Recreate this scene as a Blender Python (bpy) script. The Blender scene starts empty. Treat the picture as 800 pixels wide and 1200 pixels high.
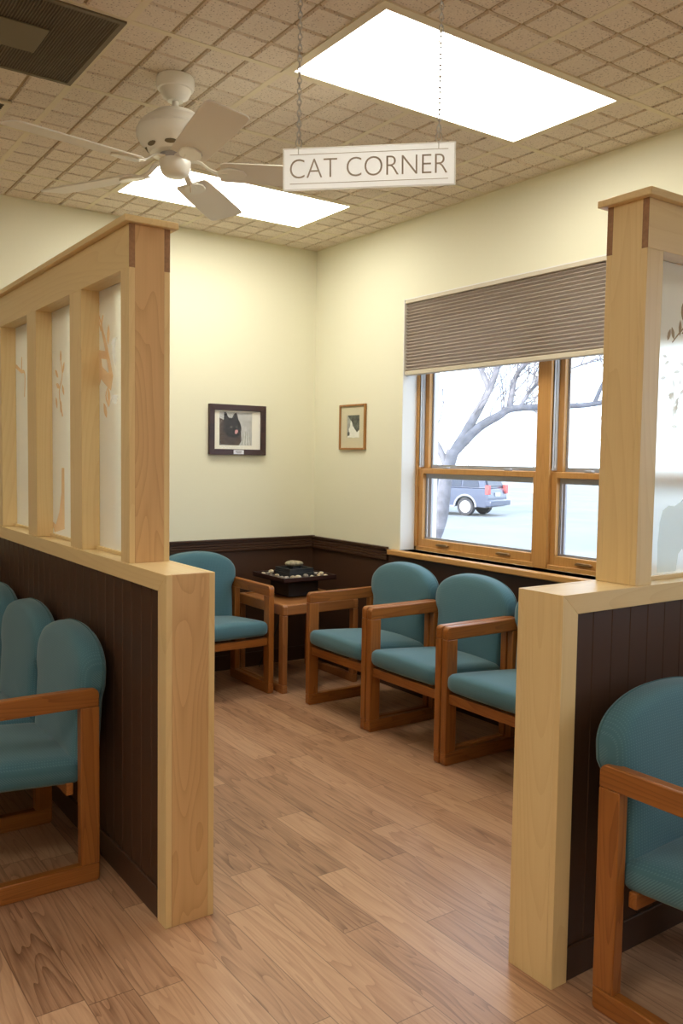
import bpy, bmesh, math, random
from math import sin, cos, pi, radians as R
from mathutils import Vector, Matrix
random.seed(7)
sc = bpy.context.scene
COL = sc.collection

# ------------------------------------------------------------------ materials
def nt(name):
    m = bpy.data.materials.new(name); m.use_nodes = True
    n = m.node_tree; n.nodes.clear()
    out = n.nodes.new('ShaderNodeOutputMaterial')
    return m, n, out
def N(n, t, **k):
    x = n.nodes.new(t)
    for a, v in k.items():
        if a.startswith('_'): setattr(x, a[1:], v)
        else: x.inputs[a.replace('__', ' ')].default_value = v
    return x
def L(n, a, b): n.links.new(a, b)
def c4(c): return (c[0], c[1], c[2], 1)
def plain(name, col, rough=.5, metal=0, spec=.5, bump=0, bscale=60, var=0, vscale=8, coat=0):
    m, n, out = nt(name)
    p = N(n, 'ShaderNodeBsdfPrincipled', Roughness=rough, Metallic=metal)
    p.inputs['Base Color'].default_value = c4(col); p.inputs['Specular IOR Level'].default_value = spec
    p.inputs['Coat Weight'].default_value = coat
    L(n, p.outputs[0], out.inputs[0])
    tc = N(n, 'ShaderNodeTexCoord')
    if var:
        ns = N(n, 'ShaderNodeTexNoise', Scale=vscale, Detail=4); L(n, tc.outputs['Object'], ns.inputs['Vector'])
        r = N(n, 'ShaderNodeValToRGB'); r.color_ramp.elements[0].position = .3; r.color_ramp.elements[1].position = .7
        r.color_ramp.elements[0].color = c4([x*(1-var) for x in col]); r.color_ramp.elements[1].color = c4([min(1, x*(1+var)) for x in col])
        L(n, ns.outputs[0], r.inputs[0]); L(n, r.outputs[0], p.inputs['Base Color'])
    if bump:
        ns = N(n, 'ShaderNodeTexNoise', Scale=bscale, Detail=3); L(n, tc.outputs['Object'], ns.inputs['Vector'])
        b = N(n, 'ShaderNodeBump', Strength=bump, Distance=.005); L(n, ns.outputs[0], b.inputs['Height']); L(n, b.outputs[0], p.inputs['Normal'])
    return m
def wood(name, light, dark, axis='z', figure=22, stretch=.45, cross=5, amt=.5, rough=.38, fine=.35):
    """grain: contour lines of a stretched noise (cathedral figure) plus fine pores"""
    m, n, out = nt(name)
    p = N(n, 'ShaderNodeBsdfPrincipled', Roughness=rough); p.inputs['Specular IOR Level'].default_value = .45
    L(n, p.outputs[0], out.inputs[0])
    tc = N(n, 'ShaderNodeTexCoord'); mp = N(n, 'ShaderNodeMapping')
    s = [cross]*3; s['xyz'.index(axis)] = stretch; mp.inputs['Scale'].default_value = s
    oi = N(n, 'ShaderNodeObjectInfo'); vm = N(n, 'ShaderNodeVectorMath', _operation='SCALE')
    cb = N(n, 'ShaderNodeCombineXYZ', X=13.1, Y=7.7, Z=5.3); L(n, cb.outputs[0], vm.inputs[0]); L(n, oi.outputs['Random'], vm.inputs['Scale'])
    ad = N(n, 'ShaderNodeVectorMath', _operation='ADD')
    L(n, tc.outputs['Object'], mp.inputs['Vector']); L(n, mp.outputs[0], ad.inputs[0]); L(n, vm.outputs[0], ad.inputs[1])
    ns = N(n, 'ShaderNodeTexNoise', Scale=1, Detail=1.5, Roughness=.4); L(n, ad.outputs[0], ns.inputs['Vector'])
    mu = N(n, 'ShaderNodeMath', _operation='MULTIPLY'); mu.inputs[1].default_value = figure; L(n, ns.outputs[0], mu.inputs[0])
    fr = N(n, 'ShaderNodeMath', _operation='FRACT'); L(n, mu.outputs[0], fr.inputs[0])
    pw = N(n, 'ShaderNodeMath', _operation='POWER'); pw.inputs[1].default_value = 3; L(n, fr.outputs[0], pw.inputs[0])
    mp2 = N(n, 'ShaderNodeMapping'); s2 = [140]*3; s2['xyz'.index(axis)] = 4; mp2.inputs['Scale'].default_value = s2
    L(n, tc.outputs['Object'], mp2.inputs['Vector'])
    n2 = N(n, 'ShaderNodeTexNoise', Scale=1, Detail=2); L(n, mp2.outputs[0], n2.inputs['Vector'])
    n3 = N(n, 'ShaderNodeTexNoise', Scale=.6, Detail=2); L(n, ad.outputs[0], n3.inputs['Vector'])
    a = N(n, 'ShaderNodeMath', _operation='MULTIPLY'); a.inputs[1].default_value = amt; L(n, pw.outputs[0], a.inputs[0])
    b = N(n, 'ShaderNodeMath', _operation='MULTIPLY_ADD'); b.inputs[1].default_value = fine; L(n, n2.outputs[0], b.inputs[0]); L(n, a.outputs[0], b.inputs[2])
    c = N(n, 'ShaderNodeMath', _operation='MULTIPLY_ADD'); c.inputs[1].default_value = .5; L(n, n3.outputs[0], c.inputs[0]); L(n, b.outputs[0], c.inputs[2])
    d = N(n, 'ShaderNodeMath', _operation='SUBTRACT', _use_clamp=True); d.inputs[1].default_value = .25; L(n, c.outputs[0], d.inputs[0])
    mx = N(n, 'ShaderNodeMix', _data_type='RGBA'); mx.inputs[6].default_value = c4(light); mx.inputs[7].default_value = c4(dark)
    L(n, d.outputs[0], mx.inputs[0]); L(n, mx.outputs[2], p.inputs['Base Color'])
    bp = N(n, 'ShaderNodeBump', Strength=.06, Distance=.002); L(n, n2.outputs[0], bp.inputs['Height']); L(n, bp.outputs[0], p.inputs['Normal'])
    return m

def floor_mat():
    m, n, out = nt('laminate_planks')
    p = N(n, 'ShaderNodeBsdfPrincipled', Roughness=.33); p.inputs['Specular IOR Level'].default_value = .5
    L(n, p.outputs[0], out.inputs[0])
    tc = N(n, 'ShaderNodeTexCoord'); sp = N(n, 'ShaderNodeSeparateXYZ'); L(n, tc.outputs['Object'], sp.inputs[0])
    def M(op, a, b=None, c=None, clamp=False):
        x = N(n, 'ShaderNodeMath', _operation=op, _use_clamp=clamp)
        for i, v in enumerate((a, b, c)):
            if v is None: continue
            if isinstance(v, (int, float)): x.inputs[i].default_value = v
            else: L(n, v, x.inputs[i])
        return x.outputs[0]
    W, LEN = .126, .92
    u = M('DIVIDE', sp.outputs['X'], W); row = M('FLOOR', u)
    wn = N(n, 'ShaderNodeTexWhiteNoise', _noise_dimensions='1D'); L(n, row, wn.inputs['W'])
    v = M('ADD', M('DIVIDE', sp.outputs['Y'], LEN), M('MULTIPLY', wn.outputs['Value'], 7.3)); col = M('FLOOR', v)
    cb = N(n, 'ShaderNodeCombineXYZ'); L(n, row, cb.inputs[0]); L(n, col, cb.inputs[1])
    w2 = N(n, 'ShaderNodeTexWhiteNoise', _noise_dimensions='2D'); L(n, cb.outputs[0], w2.inputs['Vector'])
    # grain coordinates, shifted per plank
    g = N(n, 'ShaderNodeCombineXYZ'); L(n, M('MULTIPLY', sp.outputs['X'], 10), g.inputs[0]); L(n, M('MULTIPLY', sp.outputs['Y'], .85), g.inputs[1])
    L(n, M('MULTIPLY', w2.outputs['Value'], 37.0), g.inputs[2])
    ns = N(n, 'ShaderNodeTexNoise', Scale=1, Detail=2, Roughness=.5, Distortion=.3); L(n, g.outputs[0], ns.inputs['Vector'])
    fig = M('POWER', M('FRACT', M('MULTIPLY', ns.outputs[0], 13.0)), 2.5)
    g2 = N(n, 'ShaderNodeCombineXYZ'); L(n, M('MULTIPLY', sp.outputs['X'], 170), g2.inputs[0]); L(n, M('MULTIPLY', sp.outputs['Y'], 6), g2.inputs[1]); L(n, w2.outputs['Value'], g2.inputs[2])
    n2 = N(n, 'ShaderNodeTexNoise', Scale=1, Detail=3); L(n, g2.outputs[0], n2.inputs['Vector'])
    g3 = N(n, 'ShaderNodeCombineXYZ'); L(n, M('MULTIPLY', sp.outputs['X'], 9), g3.inputs[0]); L(n, M('MULTIPLY', sp.outputs['Y'], 3.0), g3.inputs[1]); L(n, M('MULTIPLY', w2.outputs['Value'], 11.0), g3.inputs[2])
    n3 = N(n, 'ShaderNodeTexNoise', Scale=1, Detail=2); L(n, g3.outputs[0], n3.inputs['Vector'])
    knot = M('MULTIPLY', M('SUBTRACT', n3.outputs[0], .64, clamp=True), 1.8)
    t = M('ADD', M('MULTIPLY', fig, .30), M('MULTIPLY', n2.outputs[0], .55))
    t = M('ADD', t, M('MULTIPLY', w2.outputs['Value'], .42)); t = M('ADD', t, knot); t = M('MULTIPLY', M('SUBTRACT', t, .24, clamp=True), 1.2)
    rp = N(n, 'ShaderNodeValToRGB'); e = rp.color_ramp.elements
    e[0].position = 0; e[0].color = c4((.57, .345, .205)); e[1].position = 1; e[1].color = c4((.185, .085, .043))
    x = rp.color_ramp.elements.new(.45); x.color = c4((.43, .238, .136))
    L(n, t, rp.inputs[0])
    fu = M('FRACT', u); fv = M('FRACT', v)
    su = M('MINIMUM', fu, M('SUBTRACT', 1, fu)); sv = M('MINIMUM', fv, M('SUBTRACT', 1, fv))
    seam = M('MAXIMUM', M('LESS_THAN', su, .011), M('LESS_THAN', sv, .0018))
    mx = N(n, 'ShaderNodeMix', _data_type='RGBA'); L(n, M('MULTIPLY', seam, .6), mx.inputs[0]); L(n, rp.outputs[0], mx.inputs[6]); mx.inputs[7].default_value = c4((.10, .05, .025))
    L(n, mx.outputs[2], p.inputs['Base Color'])
    bp = N(n, 'ShaderNodeBump', Strength=.12, Distance=.001); L(n, M('SUBTRACT', n2.outputs[0], seam), bp.inputs['Height']); L(n, bp.outputs[0], p.inputs['Normal'])
    return m

def fabric_mat():
    m, n, out = nt('teal_upholstery')
    p = N(n, 'ShaderNodeBsdfPrincipled', Roughness=.8); p.inputs['Specular IOR Level'].default_value = .25
    p.inputs['Sheen Weight'].default_value = .25; p.inputs['Sheen Roughness'].default_value = .5
    L(n, p.outputs[0], out.inputs[0])
    tc = N(n, 'ShaderNodeTexCoord'); sp = N(n, 'ShaderNodeSeparateXYZ'); L(n, tc.outputs['Object'], sp.inputs[0])
    def M(op, a, b=None, clamp=False):
        x = N(n, 'ShaderNodeMath', _operation=op, _use_clamp=clamp)
        for i, v in enumerate((a, b)):
            if v is None: continue
            if isinstance(v, (int, float)): x.inputs[i].default_value = v
            else: L(n, v, x.inputs[i])
        return x.outputs[0]
    yz = M('ADD', sp.outputs['Y'], sp.outputs['Z']); k = 2*pi/.017
    a = M('SINE', M('MULTIPLY', M('ADD', sp.outputs['X'], yz), k)); b = M('SINE', M('MULTIPLY', M('SUBTRACT', sp.outputs['X'], yz), k))
    d = M('MULTIPLY', a, b); dot = M('GREATER_THAN', d, .62); line = M('LESS_THAN', M('ABSOLUTE', d), .13)
    nz = N(n, 'ShaderNodeTexNoise', Scale=3.5, Detail=3); L(n, tc.outputs['Object'], nz.inputs['Vector'])
    base = N(n, 'ShaderNodeMix', _data_type='RGBA'); base.inputs[6].default_value = c4((.054, .142, .182)); base.inputs[7].default_value = c4((.070, .176, .220)); L(n, nz.outputs[0], base.inputs[0])
    m1 = N(n, 'ShaderNodeMix', _data_type='RGBA'); L(n, M('MULTIPLY', dot, .45), m1.inputs[0]); L(n, base.outputs[2], m1.inputs[6]); m1.inputs[7].default_value = c4((.15, .27, .31))
    m2 = N(n, 'ShaderNodeMix', _data_type='RGBA'); L(n, M('MULTIPLY', line, .15), m2.inputs[0]); L(n, m1.outputs[2], m2.inputs[6]); m2.inputs[7].default_value = c4((.04, .10, .12))
    L(n, m2.outputs[2], p.inputs['Base Color'])
    bp = N(n, 'ShaderNodeBump', Strength=.12, Distance=.001); L(n, d, bp.inputs['Height']); L(n, bp.outputs[0], p.inputs['Normal'])
    return m

def tile_mat():
    m, n, out = nt('acoustic_tile')
    p = N(n, 'ShaderNodeBsdfPrincipled', Roughness=.95); p.inputs['Specular IOR Level'].default_value = .1
    L(n, p.outputs[0], out.inputs[0])
    tc = N(n, 'ShaderNodeTexCoord')
    v = N(n, 'ShaderNodeTexVoronoi', Scale=105); L(n, tc.outputs['Object'], v.inputs['Vector'])
    sep = N(n, 'ShaderNodeSeparateColor'); L(n, v.outputs['Color'], sep.inputs[0])
    g = N(n, 'ShaderNodeMath', _operation='GREATER_THAN'); g.inputs[1].default_value = .52; L(n, sep.outputs[0], g.inputs[0])
    l = N(n, 'ShaderNodeMath', _operation='LESS_THAN'); l.inputs[1].default_value = .30; L(n, v.outputs['Distance'], l.inputs[0])
    a = N(n, 'ShaderNodeMath', _operation='MULTIPLY'); L(n, g.outputs[0], a.inputs[0]); L(n, l.outputs[0], a.inputs[1])
    b = N(n, 'ShaderNodeMath', _operation='MULTIPLY'); L(n, a.outputs[0], b.inputs[0]); b.inputs[1].default_value = .55
    nz = N(n, 'ShaderNodeTexNoise', Scale=150, Detail=3); L(n, tc.outputs['Object'], nz.inputs['Vector'])
    base = N(n, 'ShaderNodeMix', _data_type='RGBA'); base.inputs[6].default_value = c4((.62, .54, .44)); base.inputs[7].default_value = c4((.86, .78, .66)); L(n, nz.outputs[0], base.inputs[0])
    mx = N(n, 'ShaderNodeMix', _data_type='RGBA'); L(n, b.outputs[0], mx.inputs[0]); L(n, base.outputs[2], mx.inputs[6]); mx.inputs[7].default_value = c4((.24, .18, .14))
    L(n, mx.outputs[2], p.inputs['Base Color'])
    return m
def emit(name, col, s):
    m, n, out = nt(name); e = N(n, 'ShaderNodeEmission', Strength=s); e.inputs[0].default_value = c4(col); L(n, e.outputs[0], out.inputs[0]); return m
def glass(name, tint=(1, 1, 1), gloss=.06):
    m, n, out = nt(name); t = N(n, 'ShaderNodeBsdfTransparent'); t.inputs[0].default_value = c4(tint)
    g = N(n, 'ShaderNodeBsdfGlossy', Roughness=.02); mx = N(n, 'ShaderNodeMixShader'); mx.inputs[0].default_value = gloss
    L(n, t.outputs[0], mx.inputs[1]); L(n, g.outputs[0], mx.inputs[2]); L(n, mx.outputs[0], out.inputs[0]); return m
def frosted(name, col=(.9, .92, .88), tr=.6, clear=.0, rough=.5):
    m, n, out = nt(name)
    d = N(n, 'ShaderNodeBsdfPrincipled', Roughness=rough); d.inputs['Base Color'].default_value = c4(col)
    t = N(n, 'ShaderNodeBsdfTranslucent'); t.inputs[0].default_value = c4(col)
    mx = N(n, 'ShaderNodeMixShader'); mx.inputs[0].default_value = tr; L(n, d.outputs[0], mx.inputs[1]); L(n, t.outputs[0], mx.inputs[2])
    q = N(n, 'ShaderNodeBsdfTransparent'); m2 = N(n, 'ShaderNodeMixShader'); m2.inputs[0].default_value = clear
    L(n, mx.outputs[0], m2.inputs[1]); L(n, q.outputs[0], m2.inputs[2]); L(n, m2.outputs[0], out.inputs[0]); return m

M = {}
M['wall'] = plain('cream_wall_paint', (.82, .81, .645), .75, spec=.2, bump=.03, bscale=180)
M['reveal'] = plain('white_reveal_paint', (.85, .85, .82), .7, spec=.2)
M['brown'] = plain('brown_wainscot_paint', (.066, .032, .018), .42, spec=.35, bump=.03, bscale=40)
M['floor'] = floor_mat()
M['tile'] = tile_mat()
M['groove'] = plain('tile_groove', (.44, .35, .22), .95, spec=.05)
M['tbar'] = plain('ceiling_bar_paint', (.74, .67, .50), .6, spec=.2)
mL, mD = (.80, .61, .315), (.60, .38, .155)
for ax in 'xyz':
    M['maple_'+ax] = wood('maple_'+ax, mL, mD, ax, amt=.20, fine=.25)
M['maple_end'] = wood('maple_figured', (.72, .47, .23), (.46, .245, .10), 'z', figure=17, stretch=1.3, cross=7, amt=.34, fine=.3)
M['endgrain'] = plain('maple_end_grain', (.34, .18, .085), .5, var=.15, vscale=90)
for ax in 'xyz':
    M['oak_'+ax] = wood('golden_oak_'+ax, (.39, .14, .028), (.18, .055, .011), ax, figure=16, stretch=.8, cross=14, amt=.45, rough=.33, fine=.5)
M['table_x'] = wood('table_oak_x', (.42, .175, .055), (.22, .08, .024), 'x', figure=16, stretch=.8, cross=14, amt=.4, rough=.35, fine=.5)
M['table_z'] = wood('table_oak_z', (.38, .155, .048), (.20, .07, .02), 'z', figure=16, stretch=.8, cross=14, amt=.4, rough=.35, fine=.5)
for ax in 'yz':
    M['pine_'+ax] = wood('window_pine_'+ax, (.62, .33, .105), (.42, .19, .05), ax, figure=14, stretch=.7, cross=12, amt=.3, rough=.35, fine=.3)
M['fabric'] = fabric_mat()
M['piping'] = plain('teal_piping', (.05, .13, .15), .8)
M['white_metal'] = plain('off_white_enamel', (.88, .87, .81), .28, coat=.3)
M['blade'] = plain('off_white_blade', (.82, .79, .72), .5, spec=.3)
M['dark_gap'] = plain('dark_gap', (.03, .025, .02), .8)
M['panel'] = emit('fluorescent_diffuser', (1.0, .95, .82), 11.6)
M['vent'] = plain('perforated_vent', (.085, .062, .035), .7)
M['vent_frame'] = plain('vent_frame', (.16, .125, .07), .6)
M['vent_plate'] = plain('vent_plate', (.19, .155, .09), .7)
M['chrome'] = plain('zinc_chain', (.62, .60, .56), .28, 1)
def rough_pane(name, col, mixd, rough):
    m, n, out = nt(name)
    rf = N(n, 'ShaderNodeBsdfRefraction', Roughness=rough, IOR=1.12); rf.inputs[0].default_value = c4(col)
    d = N(n, 'ShaderNodeBsdfDiffuse'); d.inputs[0].default_value = c4(col); t = N(n, 'ShaderNodeBsdfTranslucent'); t.inputs[0].default_value = c4(col)
    a = N(n, 'ShaderNodeMixShader'); a.inputs[0].default_value = .5; L(n, d.outputs[0], a.inputs[1]); L(n, t.outputs[0], a.inputs[2])
    b = N(n, 'ShaderNodeMixShader'); b.inputs[0].default_value = mixd; L(n, rf.outputs[0], b.inputs[1]); L(n, a.outputs[0], b.inputs[2]); L(n, b.outputs[0], out.inputs[0]); return m
M['frost_left'] = rough_pane('frosted_pane', (.97, .98, .95), .26, .32)
M['tan_film'] = frosted('tan_film', (.80, .56, .32), .5, .0)
M['brown_film'] = frosted('brown_film', (.40, .30, .20), .4)
M['white_film'] = frosted('white_film', (.98, .97, .94), .75, .25)
M['daylight_blue_film'] = frosted('daylight_blue_film', (.72, .85, .95), .8, .4)  # blue tint stands in for daylight seen through a clear cat cut-out
M['acrylic'] = frosted('frosted_acrylic', (.97, .98, .99), .70, .0, .2)
M['acrylic_edge'] = frosted('acrylic_edge', (.98, .97, .94), .5, .3, .1)
M['sign_letter'] = plain('engraved_letter', (.40, .33, .26), .6)
M['shade'] = frosted('pleated_shade_fabric', (.62, .55, .50), .36)
M['shade_rail'] = plain('shade_rail', (.62, .56, .44), .5)
M['vinyl'] = plain('grey_vinyl', (.62, .64, .66), .4)
M['alu'] = plain('grey_aluminium', (.42, .42, .45), .4, .3)
M['glass'] = glass('window_glass', (.97, .985, 1), .05)
M['picture_glass'] = glass('picture_glass', (1, 1, 1), .003)
M['brass'] = plain('bronze_lift', (.30, .19, .09), .35, .6)
M['mahogany'] = wood('mahogany_frame', (.050, .016, .011), (.022, .008, .006), 'x', figure=10, rough=.3)
M['gold_frame'] = wood('gold_wood_frame', (.40, .19, .05), (.25, .11, .03), 'z', figure=10, rough=.3)
M['mat_board'] = plain('cream_mat', (.84, .83, .76), .8)
M['mat_board2'] = plain('buff_mat', (.64, .60, .43), .8)
M['photo_grey'] = plain('photo_grey', (.52, .53, .53), .5, var=.15, vscale=25)
M['cat_fur'] = plain('cat_fur', (.030, .026, .028), .6, var=.8, vscale=55)
M['cat_ruff'] = plain('cat_ruff', (.085, .062, .05), .6, var=.6, vscale=70)
M['pink'] = plain('nose_pink', (.65, .33, .33), .6)
M['eye'] = plain('eye_green', (.35, .38, .28), .4)
M['plate'] = plain('white_plate', (.75, .77, .85), .4)
M['ink'] = plain('ink', (.10, .10, .14), .6)
M['photo_dark'] = plain('photo_dark', (.09, .10, .085), .6, var=.6, vscale=30)
M['photo_mid'] = plain('photo_mid', (.36, .38, .34), .6, var=.3, vscale=30)
M['photo_white'] = plain('photo_white', (.80, .82, .76), .6, var=.06, vscale=60)
M['black'] = plain('black_stoneware', (.012, .012, .014), .35)
M['tray'] = plain('dark_tray', (.040, .017, .014), .3)
M['slate'] = plain('slate_block', (.022, .024, .028), .55, bump=.3, bscale=50)
M['stone'] = plain('polished_river_stone', (.30, .26, .17), .25, var=.55, vscale=35)
for i, c in enumerate([(.62, .54, .40), (.42, .33, .22), (.22, .19, .16), (.70, .65, .54)]):
    M['pebble%d' % i] = plain('pebble_%d' % i, c, .45, var=.25, vscale=60)
M['cord'] = plain('black_cord', (.01, .01, .01), .5)
M['asphalt'] = plain('pale_asphalt', (.23, .24, .25), .9, var=.12, vscale=.35, bump=.1, bscale=20)
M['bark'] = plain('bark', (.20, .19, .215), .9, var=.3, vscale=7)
M['glare_bark'] = plain('glare_bark', (.55, .50, .46), .9, var=.1, vscale=2)  # sky glare put into the colour: bark lifted pale for the distant trees
M['car_paint'] = plain('dark_blue_paint', (.085, .10, .155), .25, coat=.6)
M['car_glass'] = plain('car_glass', (.05, .06, .09), .08)
M['car_trim'] = plain('grey_car_trim', (.28, .29, .33), .5)
M['rubber'] = plain('tyre_rubber', (.05, .05, .06), .8)
M['rim'] = plain('silver_wheel', (.70, .71, .74), .35, .4)
M['tail'] = plain('red_lamp', (.55, .10, .10), .25)
M['number_plate'] = plain('number_plate', (.80, .82, .85), .5)
M['exterior'] = plain('exterior_wall', (.5, .45, .4), .9)
M['sun_block_roof'] = plain('roof_deck', (.25, .25, .25), .9)

# ------------------------------------------------------------------ mesh helpers
class MB:
    def __init__(s): s.v, s.f, s.mi = [], [], []
    def add(s, vs, fs, mi=0):
        o = len(s.v); s.v += [tuple(v) for v in vs]; s.f += [tuple(i+o for i in f) for f in fs]; s.mi += [mi]*len(fs); return s
    def box(s, x0, x1, y0, y1, z0, z1, mi=0):
        if x0 > x1: x0, x1 = x1, x0
        if y0 > y1: y0, y1 = y1, y0
        if z0 > z1: z0, z1 = z1, z0
        v = [(x, y, z) for z in (z0, z1) for y in (y0, y1) for x in (x0, x1)]
        return s.add(v, [(0, 2, 3, 1), (4, 5, 7, 6), (0, 1, 5, 4), (2, 6, 7, 3), (0, 4, 6, 2), (1, 3, 7, 5)], mi)
    def prism(s, pts, f, d0, d1, mi=0):
        """polygon pts (a,b) extruded d0..d1 ; f(a,b,d)->xyz"""
        n = len(pts); v = [f(a, b, d0) for a, b in pts]+[f(a, b, d1) for a, b in pts]
        return s.add(v, [tuple(range(n))[::-1], tuple(range(n, 2*n))]+[(i, (i+1) % n, n+(i+1) % n, n+i) for i in range(n)], mi)
    def tube(s, pts, rad, k=8, cap=True, mi=0):
        pts = [Vector(p) for p in pts]
        if not hasattr(rad, '__len__'): rad = [rad]*len(pts)
        vs = []; prev = None
        for i, p in enumerate(pts):
            t = (pts[min(i+1, len(pts)-1)]-pts[max(i-1, 0)]).normalized()
            a = prev if prev is not None else (Vector((0, 0, 1)) if abs(t.z) < .9 else Vector((1, 0, 0)))
            u = (a-t*a.dot(t)).normalized(); w = t.cross(u); prev = u
            vs += [p+(u*cos(2*pi*j/k)+w*sin(2*pi*j/k))*rad[i] for j in range(k)]
        fs = [(i*k+j, i*k+(j+1) % k, (i+1)*k+(j+1) % k, (i+1)*k+j) for i in range(len(pts)-1) for j in range(k)]
        if cap: fs += [tuple(range(k))[::-1], tuple(range((len(pts)-1)*k, len(pts)*k))]
        return s.add(vs, fs, mi)
    def lathe(s, prof, c=(0, 0, 0), k=40, mi=0):
        """prof: (r,z) bottom to top"""
        vs = [(c[0]+r*cos(2*pi*j/k), c[1]+r*sin(2*pi*j/k), c[2]+z) for r, z in prof for j in range(k)]
        fs = [(i*k+j, i*k+(j+1) % k, (i+1)*k+(j+1) % k, (i+1)*k+j) for i in range(len(prof)-1) for j in range(k)]
        fs += [tuple(range(k))[::-1], tuple(range((len(prof)-1)*k, len(prof)*k))]
        return s.add(vs, fs, mi)
    def build(s, name, mats, parent=None, bevel=0, seg=2, smooth=False, loc=None, rot=None, sub=0, autos=None):
        me = bpy.data.meshes.new(name); me.from_pydata(s.v, [], s.f)
        if not isinstance(mats, (list, tuple)): mats = [mats]
        for m in mats: me.materials.append(M[m] if isinstance(m, str) else m)
        for p, i in zip(me.polygons, s.mi): p.material_index = i
        b = bmesh.new(); b.from_mesh(me); bmesh.ops.recalc_face_normals(b, faces=b.faces); b.to_mesh(me); b.free()
        o = bpy.data.objects.new(name, me); COL.objects.link(o)
        if parent: o.parent = parent
        if loc: o.location = loc
        if rot: o.rotation_euler = rot
        if bevel:
            md = o.modifiers.new('bevel', 'BEVEL'); md.width = bevel; md.segments = seg; md.limit_method = 'ANGLE'; md.angle_limit = R(35)
        if sub:
            md = o.modifiers.new('sub', 'SUBSURF'); md.levels = sub; md.render_levels = sub
        if smooth or bevel:
            for p in me.polygons: p.use_smooth = True
            if not sub:
                try: me.set_sharp_from_angle(angle=R(autos or 40))
                except Exception: pass
        return o
def tag(o, label=None, cat=None, group=None, kind=None):
    for k, v in (('label', label), ('category', cat), ('group', group), ('kind', kind)):
        if v: o[k] = v
    return o
def empty(name, loc, rz=0):
    o = bpy.data.objects.new(name, None); COL.objects.link(o); o.location = loc; o.rotation_euler = (0, 0, rz); o.empty_display_size = .1
    return o
def copy_tree(o, parent=None):
    c = o.copy(); COL.objects.link(c)
    if parent: c.parent = parent; c.matrix_parent_inverse = o.matrix_parent_inverse.copy()
    for ch in [x for x in bpy.data.objects if x.parent == o]: copy_tree(ch, c)
    return c
def structure(o): o['kind'] = 'structure'; return o
def arc(cx, cy, r, a0, a1, n=5): return [(cx+r*cos(R(a0+(a1-a0)*i/n)), cy+r*sin(R(a0+(a1-a0)*i/n))) for i in range(n+1)]

# ------------------------------------------------------------------ room shell
HC = 2.892; TOP = 4.3
X0, Y0 = -7.0, -9.0
structure(MB().box(X0-.2, .3, Y0-.2, .2, -.1, 0).build('floor', 'floor'))
structure(MB().box(X0-.2, .3, 0, .2, 0, TOP).build('wall_back', 'wall'))
structure(MB().box(X0-.2, X0, Y0, 0, 0, TOP).build('wall_left', 'wall'))
structure(MB().box(X0-.2, .3, Y0-.2, Y0, 0, TOP).build('wall_front', 'wall'))
WZ0, WZ1 = .875, 2.42
wins = [(-3.08, -.985), (-6.45, -4.35)]
w = MB(); yprev = 0
w.box(0, .3, Y0, 0, 0, WZ0); w.box(0, .3, Y0, 0, WZ1, TOP)
ys = [Y0, wins[1][0], wins[1][1], wins[0][0], wins[0][1], 0]
for a, b in ((ys[0], ys[1]), (ys[2], ys[3]), (ys[4], ys[5])): w.box(0, .3, a, b, WZ0, WZ1)
structure(w.build('wall_right', 'wall'))
structure(MB().box(X0-.2, .3, Y0-.2, .2, TOP, TOP+.1).build('sun_block_roof', 'sun_block_roof'))  # unseen slab added above the ceiling to block the sun
# reveals: thin white drywall returns inside each opening
for i, (a, b) in enumerate(wins):
    m = MB(); m.box(-.001, .12, b-.006, b, WZ0, WZ1); m.box(-.001, .12, a, a+.006, WZ0, WZ1); m.box(-.001, .12, a, b, WZ1-.006, WZ1)
    structure(m.build('trim_%d' % (i+1), 'reveal'))

# ceiling: 2x2 lay-in tiles scored into 4x4 raised squares
TS = .61; q = TS/4
GX, GY = -.43, -.45
lights = []    # (ix, iy) of left cell of a 2-cell panel
def cell(x, y): return (round((x-GX)/TS), round((y-GY)/TS))
panels = [(-1.65, -2.89), (-1.65, -1.06), (-4.09, -4.72), (-5.31, -2.28), (-5.31, -7.16), (-2.87, -7.16)]
skip = set()
for px, py in panels:
    c = cell(px, py); skip.add(c); skip.add((c[0]+1, c[1]))
VENT = (-2.87, -2.28); skip.add(cell(*VENT))
t = MB()
for ix in range(-11, 1):
    for iy in range(-15, 1):
        if (ix, iy) in skip: continue
        for a in range(4):
            for b in range(4):
                x0 = GX+ix*TS+a*q; y0 = GY+iy*TS+b*q; x1, y1 = min(x0+q, 0), min(y0+q, 0)
                if x1-x0 < .02 or y1-y0 < .02 or x0 < X0 or y0 < Y0: continue
                e0, e1 = .0055, .0095
                z0, z1 = HC+.008, HC
                v = [(x0+e0, y0+e0, z0), (x1-e0, y0+e0, z0), (x1-e0, y1-e0, z0), (x0+e0, y1-e0, z0),
                     (x0+e1, y0+e1, z1), (x1-e1, y0+e1, z1), (x1-e1, y1-e1, z1), (x0+e1, y1-e1, z1)]
                t.add(v, [(4, 5, 6, 7), (0, 1, 5, 4), (1, 2, 6, 5), (2, 3, 7, 6), (3, 0, 4, 7)])
t.box(X0, 0, Y0, 0, HC+.008, HC+.05, 1)
structure(t.build('ceiling', ['tile', 'groove']))
g = MB(); bw = .0125
for ix in range(-11, 1):
    x = GX+ix*TS
    if x < X0: continue
    g.box(x-bw, x+bw, Y0, 0, HC-.001, HC+.007)
for iy in range(-15, 1):
    y = GY+iy*TS
    if y < Y0: continue
    g.box(X0, 0, y-bw, y+bw, HC-.0015, HC+.007)
g.box(-.014, 0, Y0, 0, HC-.001, HC+.007); g.box(X0, 0, -.014, 0, HC-.001, HC+.007)
# remove bars crossing the middle of panels: done by lowering the panels below the bars
structure(g.build('trim_3', 'tbar'))

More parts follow.
